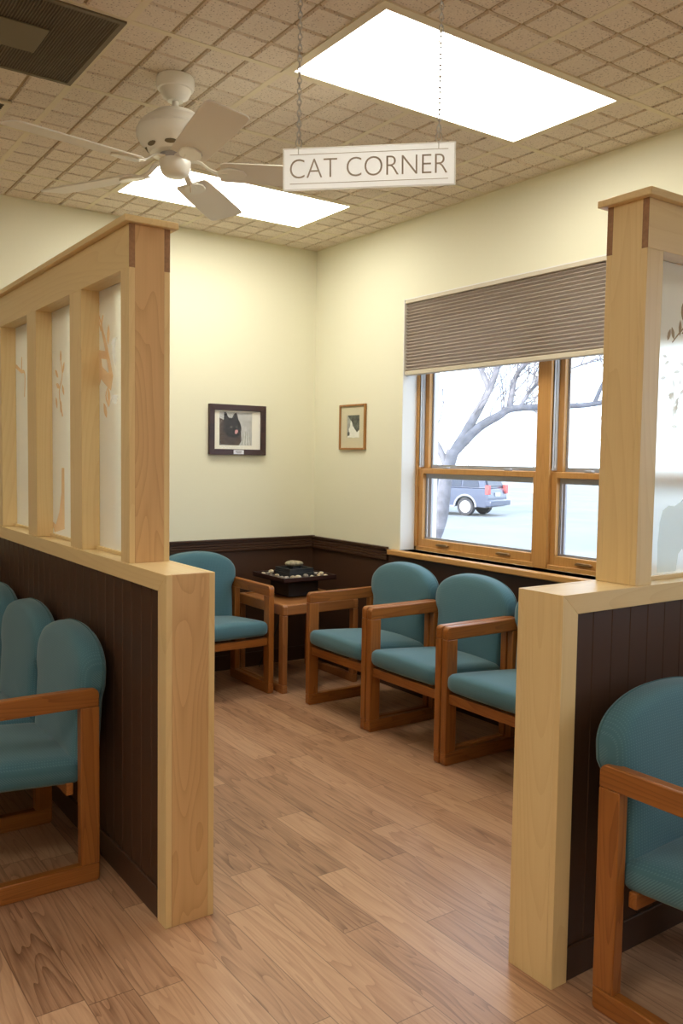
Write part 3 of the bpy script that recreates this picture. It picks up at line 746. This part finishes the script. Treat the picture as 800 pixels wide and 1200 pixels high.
MB().lathe([(.008, -.374), (.036, -.372), (.050, -.362), (.058, -.344), (.061, -.318), (.058, -.308), (.050, -.306)]).build('switch_housing', 'white_metal', r, smooth=True)
MB().tube([(.05, .02, -.335), (.075, .028, -.338), (.078, .029, -.345), (.078, .029, -.41)], .0014, 6).build('pull_chain', 'brass', r)
BZ = -.344
for k in range(5):
    a = R(44.8+72*k)
    fm = Matrix.Rotation(a, 4, 'Z')
    # iron
    def TT(p, pitch=0):
        v = Vector(p)
        if pitch: v = Matrix.Rotation(R(pitch), 4, 'X') @ v
        v.z += BZ; return fm @ v
    iron = MB()
    path = smooth_line([(.055, 0, .035), (.095, 0, .030), (.130, 0, .006), (.165, 0, -.006), (.20, 0, -.007)])
    n_ = len(path); ws = [.020-.008*sin(pi*i/(n_-1)) for i in range(n_)]
    vs = []
    for (x, y, z), w_ in zip(path, ws): vs += [TT((x, -w_, z-.003)), TT((x, w_, z-.003)), TT((x, w_, z+.005)), TT((x, -w_, z+.005))]
    iron.add(vs, [(4*i+j, 4*i+(j+1) % 4, 4*i+4+(j+1) % 4, 4*i+4+j) for i in range(n_-1) for j in range(4)]+[(0, 1, 2, 3), tuple(4*n_-4+j for j in range(4))])
    ped = [(.16, -.014), (.175, -.032), (.20, -.042), (.235, -.040), (.262, -.028), (.275, 0), (.262, .028), (.235, .040), (.20, .042), (.175, .032), (.16, .014)]
    iron.prism(ped, lambda p_, q_, d: TT((p_, q_, d), -12), -.011, -.003)
    ir = iron.build('blade_iron', 'white_metal', r, bevel=.003, seg=2)
    # blade
    ou = [(.172, -.060), (.19, -.067), (.40, -.074), (.60, -.078)]+[(.635+.022*cos(R(t_)), -.053+.024*sin(R(t_))) for t_ in (-80, -45, -10)]
    ou = ou+[(x, -y) for x, y in reversed(ou)]
    bl = MB().prism(ou, lambda p_, q_, d: TT((p_, q_, d), -12), -.003, .003).build('blade', 'blade', r, bevel=.0015)
tag(r, 'off-white five-blade ceiling fan hanging above the left half wall', 'ceiling fan')

# ------------------------------------------------------------------ hanging sign
sw, sh = .489, .1185; yaw, roll = R(-42.34), .0121
r = empty('hanging_sign', (-1.8884, -3.1371, 2.2655)); r.rotation_euler = (0, roll, yaw); r.rotation_mode = 'XYZ'
r.rotation_euler = Matrix.Rotation(yaw, 3, 'Z').to_4x4().to_3x3().__matmul__(Matrix.Rotation(-roll, 3, 'Y')).to_euler()
MB().box(-sw/2+.004, sw/2-.004, -.0025, .0025, -sh/2+.004, sh/2-.004).build('sign_plate', 'acrylic', r)
m = MB()
for a, b, c, d in ((-sw/2, sw/2, -sh/2, -sh/2+.004), (-sw/2, sw/2, sh/2-.004, sh/2), (-sw/2, -sw/2+.004, -sh/2, sh/2), (sw/2-.004, sw/2, -sh/2, sh/2)): m.box(a, b, -.003, .003, c, d)
m.build('polished_edge', 'acrylic_edge', r, bevel=.0008)
# text engraved
cu = bpy.data.curves.new('sign_text', 'FONT'); cu.body = 'CAT CORNER'; cu.size = 1; cu.offset = -.015; cu.extrude = 0; cu.resolution_u = 6; cu.space_character = 1.0
to = bpy.data.objects.new('tmp', cu); COL.objects.link(to)
dg = bpy.context.evaluated_depsgraph_get(); dg.update()
me = bpy.data.meshes.new_from_object(to.evaluated_get(dg)); bpy.data.objects.remove(to)
xs = [v.co.x for v in me.vertices]; zs_ = [v.co.y for v in me.vertices]
sx = .446/(max(xs)-min(xs)); sy = .0535/(max(zs_)-min(zs_))
for v in me.vertices:
    v.co = Vector(((v.co.x-(max(xs)+min(xs))/2)*sx-.001, -.0033, (v.co.y-(max(zs_)+min(zs_))/2)*sy+.001))
bm_ = bmesh.new(); bm_.from_mesh(me); bpy.data.meshes.remove(me); bm_.verts.ensure_lookup_table()
seen = set()
for v0 in bm_.verts:
    if v0.index in seen: continue
    st_, comp = [v0], []
    seen.add(v0.index)
    while st_:
        v = st_.pop(); comp.append(v)
        for e_ in v.link_edges:
            o2 = e_.other_vert(v)
            if o2.index not in seen: seen.add(o2.index); st_.append(o2)
    ix_ = {v.index: i for i, v in enumerate(comp)}
    lm_ = MB(); lm_.add([v.co[:] for v in comp], [tuple(ix_[v.index] for v in f.verts) for f in bm_.faces if f.verts[0].index in ix_])
    lm_.build('letter', 'sign_letter', r)
bm_.free()
for z_ in (.0395, -.0415): MB().box(-.224, .224, -.0034, -.0027, z_, z_+.0014).build('border_line', 'sign_letter', r)
def link(m, c, ax, l, w_, rad):
    """one oval chain link round centre c, long axis Z, plane normal picked by ax"""
    pts = []
    for j in range(10):
        a = 2*pi*j/10; u = w_*cos(a); z = l*sin(a); pts.append((c[0]+(u if ax else 0), c[1]+(0 if ax else u), c[2]+z))
    m.tube(pts+[pts[0]], rad, 4, False)
rinv = r.rotation_euler.to_matrix().inverted()
for sx_ in (-.199, .197):
    # chains hang plumb: build in world-vertical direction expressed in sign space
    base = Vector((sx_, 0, sh/2-.008)); topz = HC-2.2655-.001-(-sx_*roll)
    up = rinv @ Vector((0, 0, 1))
    m = MB(); n_ = 0; z = .030
    H_ = HC-2.2655-base.z-(.0)
    pl = []
    while z < H_-.012: pl.append(z); z += .0150
    for i, z in enumerate(pl):
        c = base+up*z; link(m, c, i % 2, .0105, .0055, .0016)
    m.build('chain', 'chrome', r)
    h_ = MB(); link(h_, base+up*.022, 1, .014, .0085, .0016); h_.tube([base+up*-.012+Vector((0, -.004, 0)), base+up*.0+Vector((0, -.0045, 0)), base+up*.012], .0012, 5); h_.build('hook', 'chrome', r)
tag(r, 'frosted acrylic sign reading CAT CORNER hung on two chains', 'sign')

# ------------------------------------------------------------------ pictures
def picture(root, w_, h_, fw, depth, fmat, mmat, pw, ph, pcx=0, pcz=0):
    f = MB(); H2, W2 = h_/2, w_/2
    for pts in ([(-W2, -H2), (W2, -H2), (W2-fw, -H2+fw), (-W2+fw, -H2+fw)], [(-W2, H2), (-W2+fw, H2-fw), (W2-fw, H2-fw), (W2, H2)],
                [(-W2, -H2), (-W2+fw, -H2+fw), (-W2+fw, H2-fw), (-W2, H2)], [(W2, -H2), (W2, H2), (W2-fw, H2-fw), (W2-fw, -H2+fw)]):
        f.prism(pts, lambda a, b, d: (a, -d, b), 0, depth)
    f.build('frame', fmat, root, bevel=.002)
    d1 = depth*.45
    mm = MB()
    for pts in ([(-W2+fw*.8, -H2+fw*.8), (W2-fw*.8, -H2+fw*.8), (pcx+pw/2, pcz-ph/2), (pcx-pw/2, pcz-ph/2)], [(-W2+fw*.8, H2-fw*.8), (pcx-pw/2, pcz+ph/2), (pcx+pw/2, pcz+ph/2), (W2-fw*.8, H2-fw*.8)],
                [(-W2+fw*.8, -H2+fw*.8), (pcx-pw/2, pcz-ph/2), (pcx-pw/2, pcz+ph/2), (-W2+fw*.8, H2-fw*.8)], [(W2-fw*.8, -H2+fw*.8), (W2-fw*.8, H2-fw*.8), (pcx+pw/2, pcz+ph/2), (pcx+pw/2, pcz-ph/2)]):
        mm.prism(pts, lambda a, b, d: (a, -d, b), d1-.003, d1)
    mm.build('mat_board', mmat, root)
    return d1
def flat(root, name, mat, pts, d, th=.0004):
    return MB().prism(pts, lambda a, b, dd: (a, -dd, b), d-th, d).build(name, mat, root)
r = empty('framed_picture', (-.6255, 0, 1.621))
d1 = picture(r, .426, .334, .038, .026, 'mahogany', 'mat_board', .246, .222, -.012, .008)
ph = flat(r, 'photograph', 'photo_grey', [(-.137, -.105), (.113, -.105), (.113, .121), (-.137, .121)], d1-.003)
def jag(pts, amp, seed, n_=4):
    rd = random.Random(seed); o = []
    for i, p in enumerate(pts):
        q_ = pts[(i+1) % len(pts)]; o.append(p)
        for k in range(1, n_):
            t_ = k/n_; o.append((p[0]+(q_[0]-p[0])*t_+rd.uniform(-amp, amp), p[1]+(q_[1]-p[1])*t_+rd.uniform(-amp, amp)))
    return o
flat(ph, 'cat_body', 'cat_ruff', jag([(-.136, -.103), (.012, -.103), (.030, -.070), (.030, -.02), (-.02, .05), (-.09, .06), (-.136, .082)], .004, 1), d1-.0024)
flat(ph, 'cat_head', 'cat_fur', jag([(-.105, .0), (-.104, .05), (-.100, .116), (-.082, .112), (-.062, .078), (-.038, .080), (-.026, .108), (-.006, .112), (.004, .075), (.026, .035), (.030, .0), (.018, -.035), (-.02, -.055), (-.075, -.045)], .003, 2), d1-.0018)
flat(ph, 'cat_eye', 'eye', [(-.056, .018), (-.046, .023), (-.038, .018), (-.046, .014)], d1-.0012)
flat(ph, 'cat_eye', 'eye', [(-.012, .020), (-.005, .024), (.002, .020), (-.005, .016)], d1-.0012)
flat(ph, 'cat_nose', 'pink', [(-.020, -.022), (-.018, -.004), (-.010, .003), (.002, .0), (.006, -.010), (-.002, -.022), (-.012, -.028)], d1-.0012)
for i in range(7):
    x = .035+i*.011; flat(ph, 'grass_blade', 'photo_white' if i % 2 else 'eye', [(x, -.10), (x+.003, -.10), (x+.014-.004*i, -.03+.01*(i % 3)), (x+.012-.004*i, -.03+.01*(i % 3))], d1-.0020)
flat(r, 'picture_pane', 'picture_glass', [(-.175, -.129), (.175, -.129), (.175, .129), (-.175, .129)], d1+.004)
pl = flat(r, 'name_plate', 'plate', [(-.036, -.162), (.040, -.162), (.040, -.134), (-.036, -.134)], .0285, .002)
MB().box(-.022, .024, -.0292, -.0285, -.146, -.142).build('plate_line', 'ink', pl)
MB().box(-.014, .020, -.0292, -.0285, -.155, -.152).build('plate_line', 'ink', pl)
tag(r, 'dark-framed photograph of a black long-haired cat on the back wall', 'picture')
r = empty('framed_picture', (0, -.473, 1.651), R(-90))
d1 = picture(r, .292, .302, .013, .018, 'gold_frame', 'mat_board2', .142, .150, .006, .004)
ph = flat(r, 'photograph', 'photo_mid', [(-.066, -.071), (.078, -.071), (.078, .079), (-.066, .079)], d1-.003)
flat(ph, 'dark_fur', 'photo_dark', jag([(-.06, .078), (.076, .078), (.076, -.01), (.05, -.035), (.02, -.01), (-.0, .02), (-.03, .05)], .002, 5), d1-.0024)
flat(ph, 'white_muzzle', 'photo_white', jag([(-.06, -.070), (.076, -.070), (.076, -.02), (.046, -.036), (.02, -.012), (-.005, .01), (-.016, .042), (-.026, .040), (-.030, .008), (-.045, -.014), (-.04, -.03)], .002, 6), d1-.0018)
flat(ph, 'dark_nose', 'photo_dark', [(-.06, -.058), (-.036, -.056), (-.034, -.036), (-.05, -.030), (-.062, -.04)], d1-.0012)
flat(r, 'picture_pane', 'picture_glass', [(-.135, -.14), (.135, -.14), (.135, .14), (-.135, .14)], d1+.003)
tag(r, 'small gold-framed black and white cat photo beside the window', 'picture')

# ------------------------------------------------------------------ outdoors
GZ = -.75
structure(MB().box(.3, 130, -60, 140, GZ-.1, GZ).build('ground', 'asphalt'))
def branch_mesh(m, pts, r0, r1, k=8):
    s = smooth_line(pts, 4); n_ = len(s); rd_ = [r0+(r1-r0)*i/(n_-1) for i in range(n_)]; m.tube(s, rd_, k); return s
def twigs(m, s, rnd, count, length, rad, depth=2):
    for _ in range(count):
        i = rnd.randrange(len(s)//4, len(s)); p = Vector(s[i]); t_ = (Vector(s[min(i+1, len(s)-1)])-Vector(s[max(i-1, 0)])).normalized()
        d = (t_*.7+Vector((rnd.uniform(-1, 1), rnd.uniform(-1, 1), rnd.uniform(-.35, 1)))*.8).normalized(); l = length*rnd.uniform(.5, 1.2)
        q1 = p+d*l*.5+Vector((rnd.uniform(-.1, .1), rnd.uniform(-.1, .1), rnd.uniform(0, .15)))*l; q2 = p+d*l+Vector((0, 0, rnd.uniform(-.1, .25)))*l
        ss = branch_mesh(m, [p, q1, q2], rad, rad*.25, 5)
        if depth > 1: twigs(m, ss, rnd, 4, length*.5, rad*.5, depth-1)
r = empty('bare_tree', (5.0, 4.85, GZ)); base = Vector(r.location)
def W_(pts): return [tuple(Vector(p)-base) for p in pts]
rnd = random.Random(4)
tk = MB(); s0 = branch_mesh(tk, W_([(5.02, 4.86, GZ-.05), (5.15, 4.76, -.1), (5.33, 4.62, .515), (5.42, 4.61, 1.165), (5.53, 4.58, 1.58)]), .125, .095, 12)
tk.build('trunk', 'bark', r, smooth=True)
limbs = [([(5.50, 4.58, 1.50), (5.70, 4.50, 1.85), (5.86, 4.36, 2.25), (6.02, 4.28, 2.62), (6.22, 4.3, 3.1), (6.3, 4.2, 3.9)], .085, .03),
         ([(5.54, 4.57, 1.56), (5.82, 4.35, 1.93), (6.10, 4.20, 2.12), (6.27, 4.10, 2.23), (6.70, 3.79, 2.27), (7.34, 3.35, 2.33), (8.1, 2.8, 2.6)], .078, .03),
         ([(5.98, 4.30, 2.55), (5.90, 4.42, 2.85), (5.83, 4.48, 3.2), (5.8, 4.5, 3.8)], .05, .02),
         ([(6.24, 4.12, 2.22), (6.28, 4.12, 2.45), (6.34, 4.08, 2.75), (6.58, 3.95, 3.06), (7.0, 3.7, 3.4)], .055, .02),
         ([(6.36, 4.02, 2.24), (6.50, 3.95, 2.5), (6.72, 3.8, 2.72), (7.1, 3.5, 2.9)], .035, .012),
         ([(5.44, 4.60, 1.32), (5.36, 4.8, 1.72), (5.2, 4.9, 1.88), (4.98, 5.1, 1.92)], .062, .02),
         ([(7.30, 3.38, 2.33), (7.42, 3.25, 2.75), (7.7, 3.1, 3.1), (8.1, 2.9, 3.3)], .035, .012)]
lm = MB(); tw = MB(); allm = []
for pts, a, b in limbs: allm.append(branch_mesh(lm, W_(pts), a, b, 10))
for s in allm: twigs(tw, s, rnd, 15, .8, .013, 3)
lm.build('limb', 'bark', r, smooth=True); o = tw.build('twigs', 'bark', r, smooth=True); o['kind'] = 'stuff'
tag(r, 'leaning bare tree with grey bark just outside the window', 'tree')

# far trees along the lot
rnd = random.Random(21)
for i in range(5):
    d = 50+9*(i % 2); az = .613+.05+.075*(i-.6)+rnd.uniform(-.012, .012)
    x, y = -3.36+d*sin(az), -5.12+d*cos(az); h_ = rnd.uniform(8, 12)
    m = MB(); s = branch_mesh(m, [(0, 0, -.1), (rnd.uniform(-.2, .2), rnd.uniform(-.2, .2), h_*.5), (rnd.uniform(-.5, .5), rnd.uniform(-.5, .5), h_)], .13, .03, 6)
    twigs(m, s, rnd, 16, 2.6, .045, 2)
    o = m.build('distant_tree', 'glare_bark', smooth=True); o.location = (x, y, GZ)
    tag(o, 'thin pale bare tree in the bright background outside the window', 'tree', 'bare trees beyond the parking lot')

# parked SUV  (local: +x forward, y left, origin on the ground at the centre)
fwd = Vector((-.34, .94, 0)).normalized(); r = empty('parked_suv', (20.27, 21.1, GZ), math.atan2(fwd.y, fwd.x))
HWD = .90
low = [(-2.32, .42), (-2.36, .62), (-2.30, .95), (-2.28, 1.08), (1.0, 1.10), (2.0, 1.02), (2.30, .85), (2.36, .45)]
def arch(cx): return [(cx+.43*cos(R(a)), .36+.43*sin(R(a))) for a in range(0, 181, 20)]
poly = low+[(2.30, .34)]+arch(1.42)+arch(-1.38)+[(-2.25, .34)]
b = MB().prism(poly, lambda a, bb, d: (a, d, bb), -HWD, HWD).build('body', 'car_paint', r, bevel=.04, seg=3)
gh = [(-2.24, 1.08), (-2.02, 1.68), (-1.75, 1.77), (.20, 1.76), (.98, 1.10)]
m = MB(); n_ = len(gh); vs = [(a, sgn*(HWD-.03-(.15 if bb > 1.2 else 0)), bb) for sgn in (-1, 1) for a, bb in gh]
m.add(vs, [tuple(range(n_))[::-1], tuple(range(n_, 2*n_))]+[(i, (i+1) % n_, n_+(i+1) % n_, n_+i) for i in range(n_)])
m.build('cabin', 'car_paint', r, bevel=.04, seg=3)
for sgn in (-1, 1):
    for x0, x1, t0, t1 in ((-1.95, -1.25, -1.78, -1.25), (-1.17, -.35, -1.17, -.35), (-.27, .72, -.27, .16)):
        MB().add([(x0, sgn*(HWD-.045), 1.15), (x1, sgn*(HWD-.045), 1.15), (t1, sgn*(HWD-.165), 1.64), (t0, sgn*(HWD-.165), 1.64),
                  (x0, sgn*(HWD-.015), 1.15), (x1, sgn*(HWD-.015), 1.15), (t1, sgn*(HWD-.155), 1.64), (t0, sgn*(HWD-.155), 1.64)],
                 [(0, 1, 2, 3), (4, 5, 6, 7), (0, 1, 5, 4), (1, 2, 6, 5), (2, 3, 7, 6), (3, 0, 4, 7)]).build('side_window', 'car_glass', r)
    MB().prism([(-1.55, 1.79), (-1.45, 1.85), (.0, 1.84), (.1, 1.78), (.0, 1.80), (-1.45, 1.81)], lambda a, bb, d: (a, d, bb), sgn*.62, sgn*.66).build('roof_rail', 'car_trim', r)
    MB().box(-.95, .98, sgn*(HWD-.02), sgn*(HWD+.08), .34, .40).build('running_board', 'car_trim', r, bevel=.01)
    tl = MB().box(-2.385, -2.22, sgn*(HWD-.20), sgn*(HWD+.006), .86, 1.22); tl.build('tail_lamp', 'tail', r, bevel=.02)
    for cx in (-1.38, 1.42):
        wheel = MB()
        ring = lambda rr_, y: [(cx+rr_*cos(2*pi*j/24), y, .36+rr_*sin(2*pi*j/24)) for j in range(24)]
        prof_ = [(.20, .64), (.34, .64), (.36, .68), (.36, .86), (.34, .90), (.24, .90), (.22, .87)]
        vs = [v for rr_, y in prof_ for v in ring(rr_, sgn*y)]
        wheel.add(vs, [(i*24+j, i*24+(j+1) % 24, (i+1)*24+(j+1) % 24, (i+1)*24+j) for i in range(len(prof_)-1) for j in range(24)]+[tuple(range(24)), tuple(range((len(prof_)-1)*24, len(prof_)*24))])
        wo = wheel.build('wheel', 'rubber', r, smooth=True)
        hb = MB(); vs = [v for rr_, y in ((.235, .872), (.235, .893), (.06, .905)) for v in ring(rr_, sgn*y)]
        hb.add(vs, [(i*24+j, i*24+(j+1) % 24, (i+1)*24+(j+1) % 24, (i+1)*24+j) for i in range(2) for j in range(24)]+[tuple(range(24)), tuple(range(48, 72))]); hb.build('wheel_cap', 'rim', wo, smooth=True)
        fl = MB(); aa = [(cx+.50*cos(R(a)), .36+.50*sin(R(a))) for a in range(0, 181, 15)]; bb_ = [(cx+.43*cos(R(a)), .36+.43*sin(R(a))) for a in range(180, -1, -15)]
        fl.prism(aa+bb_, lambda a, bb, d: (a, d, bb), sgn*(HWD-.02), sgn*(HWD+.03)).build('fender_flare', 'car_trim', r)
MB().add([(-2.262, -.66, 1.18), (-2.262, .66, 1.18), (-2.10, .58, 1.60), (-2.10, -.58, 1.60), (-2.22, -.66, 1.18), (-2.22, .66, 1.18), (-2.04, .58, 1.60), (-2.04, -.58, 1.60)],
         [(0, 1, 2, 3), (4, 5, 6, 7), (0, 1, 5, 4), (1, 2, 6, 5), (2, 3, 7, 6), (3, 0, 4, 7)]).build('rear_window', 'car_glass', r)
MB().box(-2.50, -2.25, -HWD-.02, HWD+.02, .40, .64).build('rear_bumper', 'car_paint', r, bevel=.04, seg=3)
MB().box(-2.37, -2.32, -.20, .20, .78, .92).build('number_plate', 'number_plate', r, bevel=.01)
MB().box(2.25, 2.46, -HWD, HWD, .40, .66).build('front_bumper', 'car_trim', r, bevel=.04, seg=3)
tag(r, 'dark blue parked SUV seen from behind through the lower window', 'car')

# ------------------------------------------------------------------ light
wd = bpy.data.worlds.new('sky'); sc.world = wd; wd.use_nodes = True
bg = wd.node_tree.nodes['Background']; bg.inputs[0].default_value = (.73, .86, 1.0, 1); bg.inputs[1].default_value = 4.5
sun = bpy.data.lights.new('sun', 'SUN'); sun.energy = 7; sun.angle = R(1); sun.color = (1, .93, .82)
so = bpy.data.objects.new('sun', sun); COL.objects.link(so); so.rotation_euler = (Vector((1, .35, -.19))).to_track_quat('-Z', 'Y').to_euler()
for a, b in wins:
    pl_ = bpy.data.lights.new('window_portal', 'AREA'); pl_.shape = 'RECTANGLE'; pl_.size = b-a; pl_.size_y = WZ1-WZ0
    pl_.cycles.is_portal = True
    o = bpy.data.objects.new('window_portal', pl_); COL.objects.link(o); o.location = (.26, (a+b)/2, (WZ0+WZ1)/2)
    o.rotation_euler = Vector((-1, 0, 0)).to_track_quat('-Z', 'Y').to_euler()

# ------------------------------------------------------------------ camera
yaw, pit, rol = .6133, .0632, .0149
F = Vector((sin(yaw)*cos(pit), cos(yaw)*cos(pit), -sin(pit))); Rt = Vector((cos(yaw), -sin(yaw), 0)); U = Rt.cross(F)
rr_ = cos(rol)*Rt+sin(rol)*U; uu = -sin(rol)*Rt+cos(rol)*U
cam = bpy.data.cameras.new('camera'); co = bpy.data.objects.new('camera', cam); COL.objects.link(co)
mt = Matrix((rr_, uu, -F)).transposed().to_4x4(); mt.translation = Vector((-3.3581, -5.1192, 1.4443)); co.matrix_world = mt
cam.sensor_fit = 'VERTICAL'; cam.sensor_height = 36; cam.lens = 1000.57/1200*36; cam.clip_start = .05; cam.clip_end = 500
sc.camera = co
sc.view_settings.view_transform = 'Standard'; sc.view_settings.look = 'None'; sc.view_settings.gamma = 1; sc.view_settings.use_curve_mapping = False
sc.view_settings.exposure = 0
sc.cycles.use_denoising = True
sc.cycles.max_bounces = 10; sc.cycles.diffuse_bounces = 6; sc.cycles.transparent_max_bounces = 12
sc.cycles.sample_clamp_indirect = 8
